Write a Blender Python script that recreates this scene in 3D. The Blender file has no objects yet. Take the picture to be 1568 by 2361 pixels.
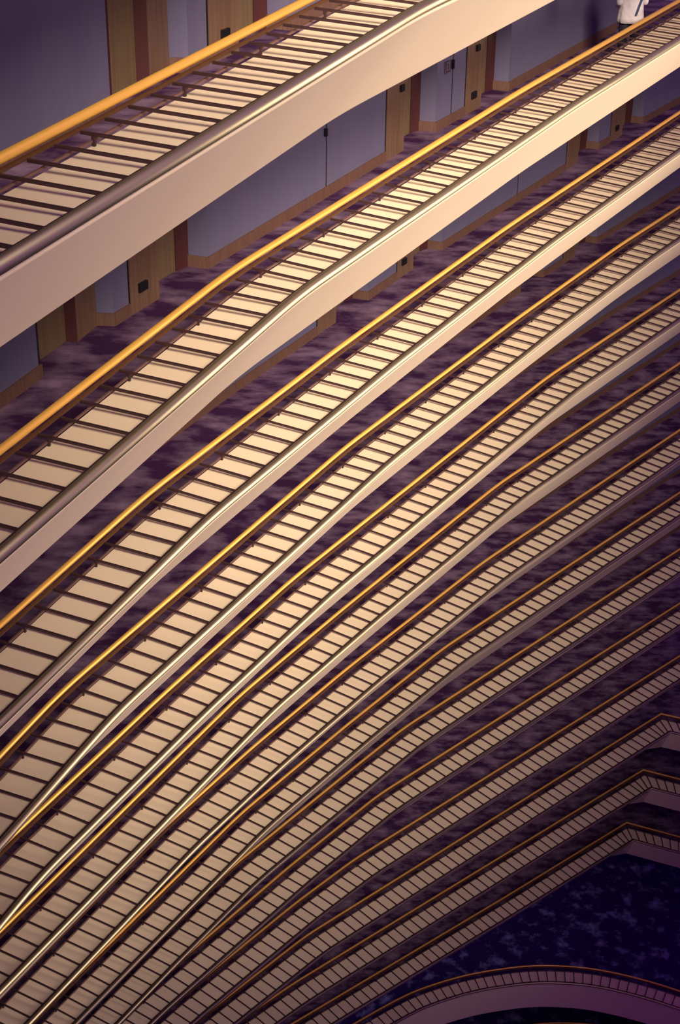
import bpy, math, random
from mathutils import Vector, Matrix

# ------------------------------------------------------------------ set-up
S = bpy.context.scene
COL = S.collection
H = 2.9                       # storey height in metres; plan coordinates below are in storeys
F_PX, PITCH, ROLL = 3821.7, 0.51304, -0.01391
H1 = 1.08265                  # camera stands this many storeys above the topmost handrail
TOP = (H1 + 16.0) * H         # camera height, so that the lowest floor lies near z = 0

cam = bpy.data.cameras.new('camera')
cam.sensor_fit = 'VERTICAL'; cam.sensor_height = 36.0
cam.lens = 36.0 * F_PX / 2361.0
cam.clip_end = 500
co = bpy.data.objects.new('camera', cam); COL.objects.link(co); S.camera = co
_c, _s = math.cos(PITCH), math.sin(PITCH)
R0 = Vector((1, 0, 0)); D0 = Vector((0, -_s, -_c)); FW = Vector((0, _c, -_s))
right = R0 * math.cos(ROLL) + D0 * math.sin(ROLL)
down = D0 * math.cos(ROLL) - R0 * math.sin(ROLL)
M = Matrix((right, -down, -FW)).transposed().to_4x4()
M.translation = Vector((0, 0, TOP))
co.matrix_world = M

# exposure and view
vs = S.view_settings
S.display_settings.display_device = 'sRGB'
vs.view_transform = 'Standard'; vs.look = 'None'; vs.gamma = 1.0
vs.use_curve_mapping = False; vs.exposure = 0.0

# dim violet light of the tall atrium
W = bpy.data.worlds.new('atrium_air'); S.world = W; W.use_nodes = True
bg = W.node_tree.nodes['Background']
bg.inputs[0].default_value = (0.27, 0.045, 0.48, 1); bg.inputs[1].default_value = 0.56

def lamp(name, kind, loc, target, energy, color, size=1.0, spot=None, blend=1.0):
    d = bpy.data.lights.new(name, kind); d.energy = energy; d.color = color
    if kind == 'SPOT':
        d.spot_size = math.radians(spot); d.spot_blend = blend; d.shadow_soft_size = size
    elif kind == 'AREA':
        d.shape = 'DISK'; d.size = size
    else:
        d.shadow_soft_size = size
    o = bpy.data.objects.new(name, d); COL.objects.link(o)
    o.location = loc
    o.rotation_euler = (Vector(target) - Vector(loc)).to_track_quat('-Z', 'Y').to_euler()
    return o

def at(x, y, k):               # plan position in storeys, k storeys under the topmost handrail
    return (x * H, y * H, TOP - (H1 + k) * H)

# warm spots added out of view, standing in for the atrium's lamps
lamp('upper_fill_spot', 'SPOT', (2.6*H, -0.5*H, TOP + 7.0), at(0.5, 8.3, 2.5), 98000, (1.0, 0.83, 0.63), 5.0, 38, 1.0)  # added high spot for the ledges, its cone fading towards the frame edges
lamp('side_fill_spot', 'SPOT', at(7.8, 8.8, 2.0), at(-0.3, 6.8, 1.6), 23000, (1.0, 0.82, 0.61), 7.0, 94, 1.0)  # added side spot for the parapet faces and the highlight along the tubes
lamp('lower_fill_spot', 'SPOT', at(8.0, 10.5, 7.0), at(0.6, 9.2, 4.2), 8500, (1.0, 0.80, 0.66), 6.0, 56, 1.0)  # added spot brightening the lower parapet faces

# ------------------------------------------------------------------ materials
def mat(name, col, rough=0.6, metal=0.0, noise=None, bump=None, spec=0.5):
    m = bpy.data.materials.new(name); m.use_nodes = True
    nt = m.node_tree; b = nt.nodes['Principled BSDF']
    b.inputs['Base Color'].default_value = (*col, 1)
    b.inputs['Roughness'].default_value = rough; b.inputs['Metallic'].default_value = metal
    b.inputs['Specular IOR Level'].default_value = spec
    tc = nt.nodes.new('ShaderNodeTexCoord')
    if noise:
        scale, col2, lo, hi, stretch = noise
        mp = nt.nodes.new('ShaderNodeMapping'); mp.inputs['Scale'].default_value = stretch
        n = nt.nodes.new('ShaderNodeTexNoise'); n.inputs['Scale'].default_value = scale
        n.inputs['Detail'].default_value = 6; n.inputs['Roughness'].default_value = 0.62
        r = nt.nodes.new('ShaderNodeValToRGB')
        r.color_ramp.elements[0].position = lo; r.color_ramp.elements[0].color = (*col, 1)
        r.color_ramp.elements[1].position = hi; r.color_ramp.elements[1].color = (*col2, 1)
        nt.links.new(tc.outputs['Object'], mp.inputs[0]); nt.links.new(mp.outputs[0], n.inputs['Vector'])
        nt.links.new(n.outputs['Fac'], r.inputs[0]); nt.links.new(r.outputs[0], b.inputs['Base Color'])
    if bump:
        n2 = nt.nodes.new('ShaderNodeTexNoise'); n2.inputs['Scale'].default_value = bump[0]
        bp = nt.nodes.new('ShaderNodeBump'); bp.inputs['Strength'].default_value = bump[1]
        bp.inputs['Distance'].default_value = 0.02
        nt.links.new(tc.outputs['Object'], n2.inputs['Vector'])
        nt.links.new(n2.outputs['Fac'], bp.inputs['Height']); nt.links.new(bp.outputs[0], b.inputs['Normal'])
    return m

CREAM = mat('cream_plaster', (0.79, 0.65, 0.46), 0.7, noise=(1.1, (0.82, 0.68, 0.49), 0.3, 0.7, (1, 1, 1)), bump=(120, 0.05))
GOLD = mat('polished_brass', (1.0, 0.56, 0.11), 0.45, 0.5)
BRONZE = mat('brushed_bronze', (0.50, 0.44, 0.28), 0.42, 0.95)
DARKBAR = mat('dark_bronze_bar', (0.040, 0.016, 0.020), 0.55, 0.2)
STRIP = mat('brown_metal_strip', (0.12, 0.055, 0.03), 0.5, 0.3)
RAIL2 = mat('dull_bronze_rod', (0.20, 0.11, 0.10), 0.5, 0.4)
CARPET = mat('mottled_carpet', (0.055, 0.018, 0.075), 0.95, noise=(1.3, (0.34, 0.225, 0.35), 0.42, 0.74, (1, 1.8, 1)), bump=(90, 0.3), spec=0.1)
CARPET_LOW = mat('mottled_blue_carpet', (0.030, 0.010, 0.120), 0.95, noise=(1.5, (0.40, 0.44, 0.85), 0.52, 0.80, (1, 1, 1)), bump=(60, 0.3), spec=0.1)
WALL = mat('grey_wallcovering', (0.135, 0.125, 0.24), 0.85, noise=(4, (0.16, 0.137, 0.24), 0.3, 0.7, (1, 1, 0.2)), bump=(200, 0.1))
WOOD = mat('striped_wood_veneer', (0.155, 0.082, 0.055), 0.5, noise=(9, (0.22, 0.13, 0.085), 0.35, 0.65, (3, 3, 0.12)))
WOODD = mat('door_wood', (0.16, 0.105, 0.06), 0.5, noise=(9, (0.21, 0.145, 0.08), 0.35, 0.65, (3, 3, 0.12)))
JAMB = mat('red_brown_frame', (0.08, 0.022, 0.025), 0.5)
BASE = mat('skirting_wood', (0.14, 0.066, 0.055), 0.6, noise=(14, (0.19, 0.10, 0.072), 0.35, 0.65, (3, 3, 0.3)))
SOFFIT = mat('plain_soffit', (0.25, 0.18, 0.18), 0.8)
BLACK = mat('black_plate', (0.008, 0.008, 0.012), 0.4)
STEEL = mat('bright_screw', (0.8, 0.75, 0.65), 0.3, 0.9)

# ------------------------------------------------------------------ helpers
def mesh(name, verts, faces, m, parent=None, loc=(0, 0, 0), smooth=False):
    me = bpy.data.meshes.new(name)
    me.from_pydata([tuple(v) for v in verts], [], faces)
    if smooth:
        for p in me.polygons: p.use_smooth = True
    me.materials.append(m); me.update()
    o = bpy.data.objects.new(name, me); COL.objects.link(o); o.location = loc
    if parent is not None: o.parent = parent
    return o

def empty(name, loc, label, cat, group=None):
    o = bpy.data.objects.new(name, None); COL.objects.link(o); o.location = loc
    o['label'] = label; o['category'] = cat
    if group: o['group'] = group
    return o

def tag(o, label, cat, group=None):
    o['label'] = label; o['category'] = cat
    if group: o['group'] = group
    return o

def structure(o):
    o['kind'] = 'structure'; return o

def fillet(pts, cut, n=5, sharp=()):
    out = [Vector(pts[0])]
    for i in range(1, len(pts) - 1):
        p, a, b = Vector(pts[i]), Vector(pts[i-1]), Vector(pts[i+1])
        if i in sharp: out.append(p); continue
        c = min(cut, (a-p).length*.4, (b-p).length*.4)
        p0, p2 = p + (a-p).normalized()*c, p + (b-p).normalized()*c
        for k in range(n+1):
            t = k/n; out.append(p0*(1-t)**2 + p*2*t*(1-t) + p2*t*t)
    out.append(Vector(pts[-1])); return out

def offset(pts, o):            # mitred offset, + is out over the atrium (right hand side)
    n = []
    for a, b in zip(pts, pts[1:]):
        d = (b-a).normalized(); n.append(Vector((d.y, -d.x)))
    out = []
    for i, p in enumerate(pts):
        if i == 0: v = n[0]
        elif i == len(pts)-1: v = n[-1]
        else:
            v = n[i-1]+n[i]; v = v / (1 + n[i-1].dot(n[i]))
        out.append(p + v*o)
    return out

def sweep(pts, sec, zg, org, closed=True, caps=True):
    """sec: list of (outward offset, storeys below the handrail axis)"""
    V, Fc = [], []; cols = [offset(pts, o) for o, z in sec]; n = len(sec)
    for i in range(len(pts)):
        for j, (o, z) in enumerate(sec):
            q = cols[j][i]; V.append((q.x*H-org[0], q.y*H-org[1], zg - z*H - org[2]))
    m = n if closed else n-1
    for i in range(len(pts)-1):
        for j in range(m):
            k = (j+1) % n
            Fc.append((i*n+j, i*n+k, (i+1)*n+k, (i+1)*n+j))
    if closed and caps:
        Fc.append(tuple(range(n-1, -1, -1))); b = (len(pts)-1)*n; Fc.append(tuple(range(b, b+n)))
    return V, Fc

def circ(o, z, r, n=14):
    return [(o + r*math.cos(2*math.pi*k/n), z + r*math.sin(2*math.pi*k/n)) for k in range(n)]

def box(sx, sy, sz):
    v = [(x, y, z) for x in sx for y in sy for z in sz]
    f = [(0,1,3,2),(4,6,7,5),(0,4,5,1),(2,3,7,6),(0,2,6,4),(1,5,7,3)]
    return v, f

def lens(pts):
    L = [0.0]
    for a, b in zip(pts, pts[1:]): L.append(L[-1] + (b-a).length)
    return L

def along(pts, L, s):
    s = max(0, min(s, L[-1]-1e-6)); i = 0
    while L[i+1] < s: i += 1
    return i, (s-L[i])/(L[i+1]-L[i])

def project(pts, L, p):
    best = None; p = Vector(p)
    for i, (a, b) in enumerate(zip(pts, pts[1:])):
        d = b-a; t = max(0, min(1, (p-a).dot(d)/d.dot(d))); q = a+d*t
        e = (p-q).length
        if best is None or e < best[0]: best = (e, L[i]+t*d.length)
    return best[1]

def pix(px, py, h):            # sight line of the photograph met with a level h storeys below the camera
    x, y = px-784, py-1180.5
    x, y = x*math.cos(ROLL)-y*math.sin(ROLL), x*math.sin(ROLL)+y*math.cos(ROLL)
    f, d = F_PX*_c - y*_s, F_PX*_s + y*_c
    return Vector((x/d*h, f/d*h))

# ------------------------------------------------------------------ the balconies
WBS = [.292,.270,.280,.266,.260,.245,.270,.245,.262,.257,.285,.288,.286,.272,.262,.262]   # the bronze rail stands this far out from the brass rail
DB = 0.030
FL = 0.340       # carpet lies this far under the brass rail
PLAN = [
 [(-1.30,2.00),(-.04,5.18),(1.33,7.87),(2.64,10.1)],
 [(-1.55,2.45),(-.39,5.37),(.82,7.74),(2.62,11.03)],
 [(-1.95,2.75),(-.75,5.58),(-.01,7.02),(.89,8.67),(2.28,11.06),(3.6,13.1)],
 [(-2.3,2.8),(-1.16,5.68),(.03,7.97),(1.13,9.82),(1.955,11.15),(3.5,13.45)],
 [(-2.7,2.9),(-1.57,5.78),(-.91,7.06),(-.26,8.24),(1.16,10.53),(1.52,11.1),(2.78,12.84),(3.8,14.2)],
 [(-3.0,3.2),(-1.96,5.9),(-.61,8.45),(.06,9.51),(1.22,11.27),(3.03,13.61),(4.0,14.85)],
 [(-3.2,4.4),(-2.4,6.0),(-1.12,8.36),(-.59,9.22),(.07,10.2),(1.19,11.76),(3.25,14.27),(4.2,15.4)],
 [(-3.2,5.5),(-.72,9.71),(.08,10.84),(.91,11.96),(2.94,14.26),(4.3,15.8)],
 [(-3.3,6.2),(-1.41,9.34),(-.84,10.25),(.09,11.48),(.6,12.14),(1.77,13.39),(3.68,15.42),(4.6,16.4)],
 [(-3.3,7.1),(-1.6,9.8),(-.42,11.39),(.40,12.42),(3.87,15.90),(4.6,16.62)],
 [(-3.1,8.4),(-1.42,10.73),(-.38,12.01),(.2,12.66),(1.99,14.35),(4.06,16.32),(4.7,16.94)],
 [(-2.6,9.95),(-1.36,11.4),(-.29,12.62),(3.97,16.52),(4.9,16.17)],
 [(-2.6,10.85),(-.97,12.42),(-.44,12.94),(3.88,16.69),(4.9,16.27)],
 [(-2.4,11.75),(-.48,13.31),(2.11,15.44),(3.79,16.86),(4.9,16.4)],
 [(-1.9,12.6),(.25,14.29),(.84,14.74),(1.19,14.93),(1.68,15.13),(2.25,15.26),(2.64,15.3),(3.13,15.27),(3.53,15.18),(3.98,15.02),(4.26,14.89),(5.2,14.47)],
]
SHARP = {11: (3,), 12: (3,), 13: (3,)}
ANCH = [(420.4,174.7),(583.7,605.4),(1051.3,613),(563.3,1234.4),(965.8,1103.6),(963.3,1270.2),(1304.5,1173.7),(1271.3,1339),
        (1263.7,1467.9),(959.4,1790),(1177.6,1759.4),(1275,1811.7),(1291.7,1904.8),(1005,2172.7),(1238,2231)]
STEP = [.1145,.1178,.1175,.118,.119,.118,.117,.117,.117,.117,.1163,.117,.117,.117,.117]
# the level below the curved balcony: same curve, further out
PLAN.append([(x*1.0-.15, y-.0) for x, y in PLAN[14]])
ANCH.append(None); STEP.append(.117)
q0 = pix(1215, 2359, H1+15)
ap = (2.1, 15.26)
PLAN[15] = [(x + q0.x-ap[0]-.10, y + q0.y-ap[1]-.02) for x, y in PLAN[14]]

ORD = ['topmost', 'second', 'third', 'fourth', 'fifth', 'sixth', 'seventh', 'eighth', 'ninth', 'tenth', 'eleventh',
       'twelfth', 'thirteenth', 'fourteenth', 'fifteenth', 'sixteenth']
def where(i):
    if i == 0: return 'topmost balcony, cut by the upper left corner'
    if i == 11: return 'highest of the three balconies that turn a sharp corner'
    if i == 12: return 'middle one of the three balconies that turn a sharp corner'
    if i == 13: return 'lowest of the three balconies that turn a sharp corner'
    if i == 14: return 'curved balcony arching across the bottom right'
    if i == 15: return 'lowest balcony, just peeping in under the arching one'
    return ORD[i] + ' balcony counted from the top'

bar_v, bar_f = box((0, 1), (-.0045*H, .0045*H), (-.0035*H, .0035*H))
bar_me = bpy.data.meshes.new('baluster'); bar_me.from_pydata(bar_v, [], bar_f); bar_me.materials.append(DARKBAR)
post_v, post_f = box((-.004*H, .004*H), (-.004*H, .004*H), (-.012*H, .012*H))
post_me = bpy.data.meshes.new('post'); post_me.from_pydata(post_v, [], post_f); post_me.materials.append(DARKBAR)
scr_v = [(0, 0, .006), (.006, 0, 0), (0, .006, 0), (-.006, 0, 0), (0, -.006, 0), (0, 0, -.006)]
scr_f = [(0,1,2),(0,2,3),(0,3,4),(0,4,1),(5,2,1),(5,3,2),(5,4,3),(5,1,4)]
scr_me = bpy.data.meshes.new('screw'); scr_me.from_pydata([(a*1.6, b*1.6, c*1.6) for a, b, c in scr_v], [], scr_f); scr_me.materials.append(STEEL)

POLY = []
for i, raw in enumerate(PLAN):
    if i >= 14:
        # smooth the arc
        P = [Vector(p) for p in raw]
        for _ in range(2):
            Q = [P[0]]
            for a, b in zip(P, P[1:]): Q += [a*.75+b*.25, a*.25+b*.75]
            P = Q + [P[-1]]
        pts = P
    else:
        raw = [tuple(p) for p in raw]
        if i in SHARP:             # one more point shortly before the sharp corner
            c = SHARP[i][0]; a_, b_ = Vector(raw[c-1]), Vector(raw[c])
            raw.insert(c, tuple(b_ + (a_-b_).normalized()*.35)); SHARP[i] = (c, c+1)
        pts = fillet(raw, .18, 5, SHARP.get(i, ()))
    POLY.append(pts)
    zg = TOP - (H1+i)*H
    mid = Vector(raw[len(raw)//2])
    org = (mid.x*H, mid.y*H, zg - FL*H)

    WB = WBS[i]; bo, bz = (.022,.395) if i < 8 else (.0,.39) if i < 11 else (.0,.39) if i < 14 else (WB-.012,.455)
    # cream canted parapet, leaning out over the atrium
    sec = [(.048,.0512),(WB-.010,.0512),(WB-.004,.0535),(WB-.002,.058),(WB-.004,.063),(bo+.004,bz-.006),(bo-.004,bz),(-.03,bz),(-.03,.345),(.010,.335)]
    V, Fc = sweep(pts, sec, zg, org)
    if i in SHARP:                 # past the corner the fascia stands steeper and reaches lower
        V2, _ = sweep(pts, [(o_ + .115, z_ + .02) if z_ > .3 and 0 < k_ < 7 else (o_, z_) for k_, (o_, z_) in enumerate(sec)], zg, org)
        m_ = (len(pts)-2)*len(sec); V = V[:m_] + V2[m_:]
    par = mesh('balcony_parapet', V, Fc, CREAM, loc=org)
    tag(par, 'cream parapet leaning outward, %s' % where(i), 'parapet', 'cream balcony parapets stacked down the atrium')

    # railing
    rail = empty('balcony_railing', org, 'brass and bronze railing, %s' % where(i), 'railing',
                 'metal railings along the atrium balconies')
    V, Fc = sweep(pts, circ(0, 0, .0125 if i < 2 else .0112), zg, org); mesh('handrail', V, Fc, GOLD, rail, smooth=True)['label'] = 'golden brass handrail'
    V, Fc = sweep(pts, [(.006,.016),(.022,.016),(.022,.021),(.006,.021)], zg, org); mesh('rail_strip', V, Fc, STRIP, rail)
    V, Fc = sweep(pts, circ(WB, DB, .0172 if i < 2 else .0152, 16), zg, org); mesh('outer_rail', V, Fc, BRONZE, rail, smooth=True)['label'] = 'thick grey bronze tube'
    V, Fc = sweep(pts, [(WB-.022,DB-.008),(WB-.018,DB-.008),(WB-.018,DB+.008),(WB-.022,DB+.008)], zg, org); mesh('rail_edge', V, Fc, DARKBAR, rail)
    V, Fc = sweep(pts, [(.047,.036),(.053,.036),(.053,.042),(.047,.042)], zg, org); mesh('toe_rail', V, Fc, RAIL2, rail)
    L = lens(pts); B = offset(pts, WB-.016)
    if ANCH[i]: s0 = project(pts, L, pix(*ANCH[i], H1+i))
    else: s0 = L[-1]/2
    st = STEP[i]; s = s0 - math.floor(s0/st)*st; k0 = -int(math.floor(s0/st)); bars = []
    while s < L[-1]: bars.append((abs(s-s0), s, round((s-s0)/st))); s += st
    if i < 15: bars = sorted(bars)[:100]
    else: bars = sorted(bars)[:30]
    for _, s, k in bars:
        j, t = along(pts, L, s)
        a = pts[j].lerp(pts[j+1], t); b = B[j].lerp(B[j+1], t)
        nrm = (b-a).normalized(); a = a + nrm*.022; d = b-a; ln = d.length
        o = bpy.data.objects.new('baluster', bar_me); COL.objects.link(o); o.parent = rail
        za, zb = zg-.022*H, zg-(DB-.001)*H
        v = Vector((d.x*H, d.y*H, zb-za))
        o.location = (a.x*H-org[0], a.y*H-org[1], za-org[2])
        o.rotation_euler = (0, -math.asin(v.z/v.length), math.atan2(v.y, v.x)); o.scale = (v.length, 1, 1)
        if k % 4 == 0:
            c = a + nrm*.032
            o = bpy.data.objects.new('post', post_me); COL.objects.link(o); o.parent = rail
            o.location = (c.x*H-org[0], c.y*H-org[1], zg-.0385*H-org[2]); o.rotation_euler = (0, 0, math.atan2(v.y, v.x))
        if i < 4 and k % 3 == 0:
            c = b + nrm*.004
            o = bpy.data.objects.new('screw', scr_me); COL.objects.link(o); o.parent = rail
            o.location = (c.x*H-org[0], c.y*H-org[1], zg-(DB-.0075)*H-org[2])

    # corridor floor and the ceiling under it
    dep = 3.2 if i >= 14 else 1.25
    V, Fc = sweep(pts, [(.0,FL),(-dep,FL),(-dep,FL+.036),(-.02,FL+.036)], zg, org)
    structure(mesh('floor', V, Fc, CARPET if i < 14 else CARPET_LOW, loc=org))
    V, Fc = sweep(pts, [(-.031,FL+.0365),(-dep,FL+.0365),(-dep,FL+.044),(-.031,FL+.044)], zg, org)
    structure(mesh('ceiling', V, Fc, SOFFIT, loc=org))

# ------------------------------------------------------------------ corridor walls with doors
CW = .55                      # corridor width in storeys
WH = 1.0 - .046               # clear height between carpet and ceiling
NDOOR = [0]; NTRIM = [0]

def vwall(name, pts, zf, z0, z1, m, th=.02, parent=None, close=True):
    """wall strip along pts (plan, storeys), z0..z1 in storeys above the carpet, thickness inboard"""
    org = (pts[0].x*H, pts[0].y*H, zf)
    V, Fc = sweep(pts, [(0, -z0), (-th, -z0), (-th, -z1), (0, -z1)], zf, org)
    return mesh(name, V, Fc, m, loc=org, parent=parent)

def sub(pts, L, s0, s1):
    i0, t0 = along(pts, L, s0); i1, t1 = along(pts, L, s1)
    out = [pts[i0].lerp(pts[i0+1], t0)] + [pts[j] for j in range(i0+1, i1+1)] + [pts[i1].lerp(pts[i1+1], t1)]
    return [p for k, p in enumerate(out) if k == 0 or (p-out[k-1]).length > 1e-4]

def col_hit(px, py, pts):      # where the sight line's vertical plane meets a plan line
    d = pix(px, py, 1.0).normalized(); best = None
    for a, b in zip(pts, pts[1:]):
        e = b-a; den = d.x*e.y - d.y*e.x
        if abs(den) < 1e-9: continue
        t = (a.x*e.y - a.y*e.x)/den; u = (a.x*d.y - a.y*d.x)/den
        if t > 0 and -1e-6 <= u <= 1: 
            if best is None or t < best[0]: best = (t, d*t)
    return best[1]

def corridor(i, corners, end=None, CW=CW):
    zf = TOP - (H1+i)*H - FL*H
    pts = offset(POLY[i], -CW); L = lens(pts)
    cs = sorted((project(pts, L, c), kind) for c, kind in corners)
    cur = 0.0; stop = L[-1] if end is None else project(pts, L, end)
    for c, kind in cs:
        pan, opn = (.20, .36) if kind == 'A' else (.0, .50)
        a = c - opn - pan
        seg = sub(pts, L, cur, a)
        structure(vwall('wall_back', seg, zf, 0, WH, WALL)); structure(vwall('baseboard_back', offset(seg, .008), zf, 0, .05, BASE, .008))
        if kind == 'A':
            NTRIM[0] += 1
            structure(vwall('trim_%d' % NTRIM[0], offset(sub(pts, L, a+.004, c-opn), .004), zf, 0, WH, WOOD, .03))
            structure(vwall('trim_%d' % NTRIM[0], offset(sub(pts, L, a-.003, a+.004), .002), zf, 0, WH, BLACK, .01))
        dep = .10
        j, t = along(pts, L, c-opn+.001)
        # left return of the alcove
        def face(sA, dA, sB, dB, m, nm, z0=0, z1=WH, th=.012):
            jA, tA = along(pts, L, sA); jB, tB = along(pts, L, sB)
            nA = (pts[jA+1]-pts[jA]).normalized(); nB = (pts[jB+1]-pts[jB]).normalized()
            pA = pts[jA].lerp(pts[jA+1], tA) + Vector((-nA.y, nA.x))*dA
            pB = pts[jB].lerp(pts[jB+1], tB) + Vector((-nB.y, nB.x))*dB
            return structure(vwall(nm, [pA, pB], zf, z0, z1, m, th))
        NDOOR[0] += 1; NTRIM[0] += 1
        if kind == 'A':
            face(c-opn, 0, c-opn, dep+.012, JAMB, 'wall_alcove')
            face(c-opn, dep, c-.085, dep, WOODD, 'door_%d' % NDOOR[0])
            face(c-.085, dep-.004, c-.015, dep-.02, JAMB, 'trim_%d' % NTRIM[0])
            face(c-.018, dep, c, 0, WALL, 'wall_alcove'); face(c-.022, dep-.008, c-.004, -.008, BASE, 'baseboard_alcove', 0, .05, .008)
        else:
            face(c-opn, 0, c-opn, dep+.012, JAMB, 'wall_alcove')
            face(c-opn, .08, c-.20, .08, WOODD, 'door_%d' % NDOOR[0])
            face(c-.20, .08, c-.185, .04, JAMB, 'trim_%d' % NTRIM[0])
            face(c-.185, .04, c-.03, .055, WOOD, 'trim_%d' % (NTRIM[0]))
            face(c-.03, .075, c, 0, WALL, 'wall_alcove'); face(c-.034, .067, c-.004, -.008, BASE, 'baseboard_alcove', 0, .05, .008)
        cur = c
    seg = sub(pts, L, cur, stop)
    structure(vwall('wall_back', seg, zf, 0, WH, WALL)); structure(vwall('baseboard_back', offset(seg, .008), zf, 0, .05, BASE, .008))
    if end is not None:
        p = seg[-1]; d = (seg[-1]-seg[-2]).normalized(); n = Vector((-d.y, d.x))
        structure(vwall('wall_recess', [p + d*.02, p + n*.62 + d*.02], zf, 0, WH, WALL))
        structure(vwall('wall_recess', [p + n*.62, p + n*.62 + d*3.0], zf, 0, WH, WALL))
    return pts, L, zf

OFFA = offset(POLY[0], -CW)
corridor(0, [(col_hit(432, 60, OFFA), 'B'), (col_hit(666, 40, OFFA), 'A')])
ptsB, LB, zfB = corridor(1, [((-.86,5.69), 'B'), ((-.55,6.28), 'A'), ((.45,8.21), 'A'), ((.88,9.0), 'A')], end=(1.67,10.43))
ptsC, LC, zfC = corridor(2, [((.12,8.44), 'A'), ((.57,9.22), 'A'), ((1.77,11.23), 'A'), ((2.15,11.88), 'A')])
corridor(3, [((1.35,11.45), 'A'), ((1.8,12.2), 'A')])
for i in range(4, 14): corridor(i, [], CW=.55 if i < 9 else 1.2)
for i in (14, 15):
    zf = TOP - (H1+i)*H - FL*H
    structure(vwall('wall_back', offset(POLY[i], -3.15), zf, 0, WH, WALL))

# ------------------------------------------------------------------ lobby floor and the dark lower walls across the atrium
LOW = TOP - (H1+17.4)*H
org = (0, 0, LOW)
DARKWALL = mat('violet_lobby_wall', (0.10, 0.05, 0.14), 0.9)
V, Fc = box((-6*H, 14*H), (-4*H, 26*H), (-.3, 0)); structure(mesh('floor', V, Fc, CARPET_LOW, loc=org))
V, Fc = box((13.7*H, 14*H), (-4*H, 26*H), (0, 11*H)); structure(mesh('wall_right', V, Fc, DARKWALL, loc=org))
V, Fc = box((-6*H, 13.7*H), (25.7*H, 26*H), (0, 15*H)); structure(mesh('wall_far', V, Fc, DARKWALL, loc=org))
V, Fc = box((-6*H, 13.7*H), (-4*H, -3.7*H), (0, 11*H)); structure(mesh('wall_near', V, Fc, DARKWALL, loc=org))

# ------------------------------------------------------------------ things on the corridor walls
def on_wall(px, py, pts, out=.012):
    q = col_hit(px, py, offset(pts, out)); h = q.length / pix(px, py, 1.0).length
    best = min(range(len(pts)-1), key=lambda k: ((pts[k]+pts[k+1])/2 - q).length if (pts[k+1]-pts[k]).length > .3 else ((pts[k]+pts[k+1])/2 - q).length)
    L = lens(pts); j, t = along(pts, L, project(pts, L, q)); d = (pts[j+1]-pts[j]).normalized()
    return Vector((q.x*H, q.y*H, TOP - h*H)), math.atan2(d.y, d.x)

def plate(px, py, pts, w, h, name, label, cat, m, group=None, out=.012):
    loc, rz = on_wall(px, py, pts, out)
    V, Fc = box((-w/2, w/2), (-.012, .022), (-h/2, h/2))
    o = mesh(name, V, Fc, m, loc=loc); o.rotation_euler = (0, 0, rz)
    return tag(o, label, cat, group)

PG = 'black wall plates on the wooden panels'
plate(521, 77, OFFA, .13, .085, 'wall_plate', 'black plate low on the wood panel behind the topmost railing', 'wall plate', BLACK, PG)
plate(331, 660, ptsB, .15, .10, 'wall_plate', 'black plate on the wood panel at left, just under the topmost parapet', 'wall plate', BLACK, PG)
plate(929, 203, ptsB, .10, .09, 'wall_plate', 'black plate at parapet edge on the panel right of the long grey wall', 'wall plate', BLACK, PG)
plate(1094, 219, ptsB, .14, .10, 'wall_plate', 'black plate low on the panel right of the wall sign', 'wall plate', BLACK, PG)
plate(1104, 110, ptsB, .10, .09, 'wall_plate', 'smaller black plate high on the panel right of the wall sign', 'wall plate', BLACK, PG)
plate(933, 603, ptsC, .14, .10, 'wall_plate', 'black plate at the edge of the second parapet, mid frame', 'wall plate', BLACK, PG)
plate(1424, 295, ptsC, .13, .10, 'wall_plate', 'black plate on the shaded panel under the second parapet at right', 'wall plate', BLACK, PG)
plate(753, 305, ptsB, .035, .10, 'door_latch', 'small dark latch at the top of the seam in the long grey wall', 'latch', BLACK)
plate(1046, 148, ptsB, .035, .13, 'card_reader', 'narrow black card reader on the short grey wall beside the sign', 'card reader', BLACK)
# framed sign with a small standing mark and a bar beneath
loc, rz = on_wall(1034, 156, ptsB)
sg = empty('wall_sign', loc, 'small outlined sign on the short grey wall beside the card reader', 'sign'); sg.rotation_euler = (0, 0, rz)
V, Fc = box((-.065, .065), (0, .02), (-.075, .095)); mesh('sign_board', V, Fc, WALL, sg)
V, Fc = [], []
for sx, sz in (((-.065, -.057), (-.075, .095)), ((.057, .065), (-.075, .095)), ((-.065, .065), (.087, .095)), ((-.05, .05), (-.062, -.045)), ((-.012, .012), (-.02, .06))):
    v, f = box(sx, (-.006, .001), sz); k = len(V); V += v; Fc += [tuple(a+k for a in q) for q in f]
mesh('sign_marks', V, Fc, JAMB, sg)
# seams in the wall covering
def seam(px, py, pts, zf):
    NTRIM[0] += 1
    loc, rz = on_wall(px, py, pts, .0)
    V, Fc = box((-.006, .006), (-.006, .006), (0, WH*H)); o = structure(mesh('trim_%d' % NTRIM[0], V, Fc, BLACK, loc=(loc.x, loc.y, zf))); o.rotation_euler = (0, 0, rz)
seam(752, 350, ptsB, zfB); seam(1042, 200, ptsB, zfB); seam(1190, 480, ptsC, zfC)

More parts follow.
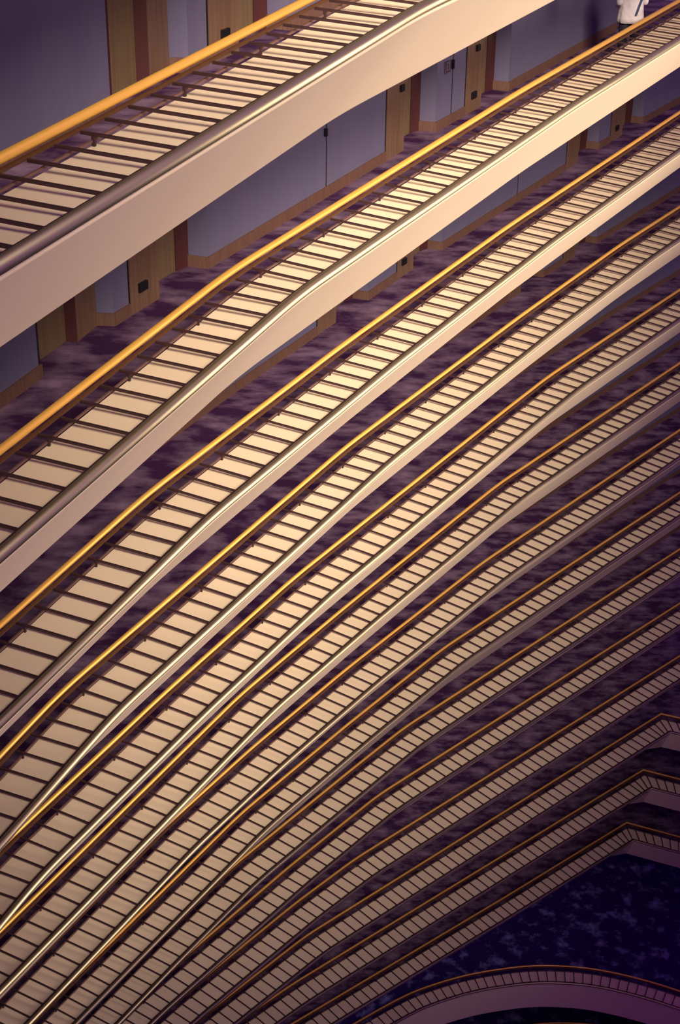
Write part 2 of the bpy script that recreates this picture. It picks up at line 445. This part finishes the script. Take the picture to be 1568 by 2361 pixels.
# ------------------------------------------------------------------ the person behind the second railing
SKIN = mat('skin', (0.50, 0.30, 0.22), 0.5)
SHIRT = mat('white_cotton', (0.55, 0.50, 0.56), 0.85, noise=(6, (0.66, 0.60, 0.64), 0.3, 0.7, (1, 1, .4)), bump=(14, .6))
TROUSER = mat('black_trousers', (0.015, 0.010, 0.03), 0.8)
HAIR = mat('blond_hair', (0.42, 0.25, 0.12), 0.5, noise=(30, (0.60, 0.40, 0.22), 0.3, 0.7, (1, 1, .1)))
SHOE = mat('dark_shoe', (0.02, 0.015, 0.02), 0.5)
BLUE = mat('navy_strap', (0.02, 0.03, 0.10), 0.6)
g1 = offset(POLY[1], -.15)
pp = col_hit(1455, 30, g1)
PZ = zfB
person = empty('person', (pp.x*H, pp.y*H, PZ), 'person in loose white top with long blond hair behind the second railing, top right', 'person')
person.rotation_euler = (0, 0, math.radians(188))

def skinned(name, chain, edges, m, parent, sub=2):
    me = bpy.data.meshes.new(name); me.from_pydata([c[:3] for c in chain], edges, []); me.materials.append(m)
    o = bpy.data.objects.new(name, me); COL.objects.link(o); o.parent = parent
    mod = o.modifiers.new('Skin', 'SKIN'); mod.use_smooth_shade = True
    if not me.skin_vertices: 
        with bpy.context.temp_override(object=o, active_object=o): bpy.ops.mesh.customdata_skin_add()
    lay = me.skin_vertices[0].data
    for k, c in enumerate(chain):
        r0 = c[3]; lay[k].radius = (r0, c[4] if len(c) > 4 else r0); lay[k].use_root = (k == 0)
    o.modifiers.new('Subsurf', 'SUBSURF').levels = sub; o.modifiers[-1].render_levels = sub
    return o

ch = [(0,0,.93,.135,.10),(0,0,1.08,.11,.085),(0,.0,1.25,.135,.10),(0,0,1.38,.10,.07),(0,0,1.46,.048),(0,-.01,1.53,.07,.075),(0,-.012,1.61,.078,.09),(0,-.005,1.68,.05,.06)]
ed = [(k, k+1) for k in range(7)]
def add(path, start):
    prev = start
    for c in path:
        ch.append(c); ed.append((prev, len(ch)-1)); prev = len(ch)-1
    return prev
for sx in (-1, 1):
    add([(sx*.10,0,.86,.085),(sx*.10,-.01,.48,.055),(sx*.10,.01,.10,.038),(sx*.10,-.08,.045,.036),(sx*.10,-.16,.035,.026)], 0)
    w = add([(sx*.17,0,1.37,.052),(sx*.21,.03,1.10,.040),(sx*.16,-.17,1.00,.028),(sx*.14,-.24,1.00,.030,.018)], 3)
    for fx, fl in ((-.027,.052),(-.009,.060),(.009,.058),(.026,.045)):
        add([(sx*.14+fx,-.27,1.0,.009),(sx*.14+fx,-.27-fl*.6,.995,.0085),(sx*.14+fx,-.27-fl,.972,.007)], w)
    add([(sx*.14-sx*.035,-.235,.995,.010),(sx*.14-sx*.05,-.265,.985,.008)], w)
skinned('body', ch, ed, SKIN, person)
# face
V, Fc = [], []
def blob(c, rx, ry, rz_, n=10, mm=6):
    k = len(V)
    for a in range(mm+1):
        ph = math.pi*a/mm
        for b in range(n):
            th = 2*math.pi*b/n; V.append((c[0]+rx*math.sin(ph)*math.cos(th), c[1]+ry*math.sin(ph)*math.sin(th), c[2]+rz_*math.cos(ph)))
    for a in range(mm):
        for b in range(n): Fc.append((k+a*n+b, k+a*n+(b+1)%n, k+(a+1)*n+(b+1)%n, k+(a+1)*n+b))
blob((0,-.098,1.575), .013,.022,.024); blob((0,-.088,1.535), .026,.010,.008)
for sx in (-1, 1): blob((sx*.030,-.088,1.60), .014,.008,.008); blob((sx*.078,.0,1.585), .012,.022,.032)
mesh('face_features', V, Fc, SKIN, person, smooth=True)
# loose top: elliptical, slightly flared, with folds
def loft(rows, n=40, fold=.0, seed=1):
    V, Fc = [], []; rnd = random.Random(seed); ph = [rnd.random()*6.28 for _ in range(4)]
    for (z, rx, ry, cx, cy) in rows:
        for b in range(n):
            t = 2*math.pi*b/n; f = 1 + fold*(math.sin(7*t+ph[0]+z*9) + .6*math.sin(11*t+ph[1]-z*5))
            V.append((cx+rx*f*math.cos(t), cy+ry*f*math.sin(t), z))
    for a in range(len(rows)-1):
        for b in range(n): Fc.append((a*n+b, a*n+(b+1)%n, (a+1)*n+(b+1)%n, (a+1)*n+b))
    return V, Fc
V, Fc = loft([(.80,.225,.160,0,0),(.88,.218,.152,0,0),(.96,.21,.148,0,0),(1.05,.195,.14,0,0),(1.18,.185,.135,0,0),(1.30,.185,.13,0,0),(1.38,.165,.105,0,0),(1.43,.10,.075,0,0),(1.455,.062,.06,0,0)], fold=.030)
o = mesh('white_top', V, Fc, SHIRT, person, smooth=True); o.modifiers.new('Solid', 'SOLIDIFY').thickness = .006
for sx in (-1, 1):
    skinned('sleeve', [(sx*.14,0,1.375,.068),(sx*.19,.015,1.26,.064),(sx*.213,.03,1.13,.062),(sx*.208,-.01,1.07,.058)], [(0,1),(1,2),(2,3)], SHIRT, person)
    skinned('trouser_leg', [(sx*.085,0,.90,.105),(sx*.10,-.01,.50,.078),(sx*.10,.01,.13,.066)], [(0,1),(1,2)], TROUSER, person)
    skinned('shoe', [(sx*.10,.04,.045,.042),(sx*.10,-.07,.045,.045),(sx*.10,-.17,.035,.034)], [(0,1),(1,2)], SHOE, person)
# hair: cap and a long fall on the back and shoulder
V, Fc = [], []
blob((0,.018,1.625), .098,.110,.100, 20, 12)
mesh('hair', V, Fc, HAIR, person, smooth=True)
V, Fc = loft([(1.27,.02,.012,.06,.135),(1.32,.06,.028,.055,.135),(1.42,.09,.035,.03,.12),(1.52,.105,.05,0,.085),(1.62,.10,.06,0,.055)], 24, .05, 4)
mesh('hair_fall', V, Fc, HAIR, person, smooth=True)
V, Fc = [], []
P0 = [(-.12,.110,1.40),(-.145,.150,1.28),(-.09,.160,1.12),(-.03,.168,.93)]
tube_r = .012
for k, p in enumerate(P0):
    for dx, dz in ((-.018,0),(.018,0)):
        for dy in (0, .006): V.append((p[0]+dx, p[1]+dy, p[2]))
for k in range(len(P0)-1):
    a, b = k*4, (k+1)*4
    Fc += [(a, a+2, b+2, b), (a+1, b+1, b+3, a+3), (a, b, b+1, a+1), (a+2, a+3, b+3, b+2)]
Fc += [(0, 1, 3, 2), (12, 14, 15, 13)]
mesh('shoulder_strap', V, Fc, BLUE, person)

# underside of the corridor one storey higher, just above the picture, which shades the topmost corridor
zg = TOP - (H1-1)*H; org = (0, 0, zg - FL*H)
V, Fc = sweep(POLY[0], [(.33,FL),(-1.0,FL),(-1.0,FL+.044),(.33,FL+.044)], zg, org)
structure(mesh('ceiling', V, Fc, SOFFIT, loc=org))
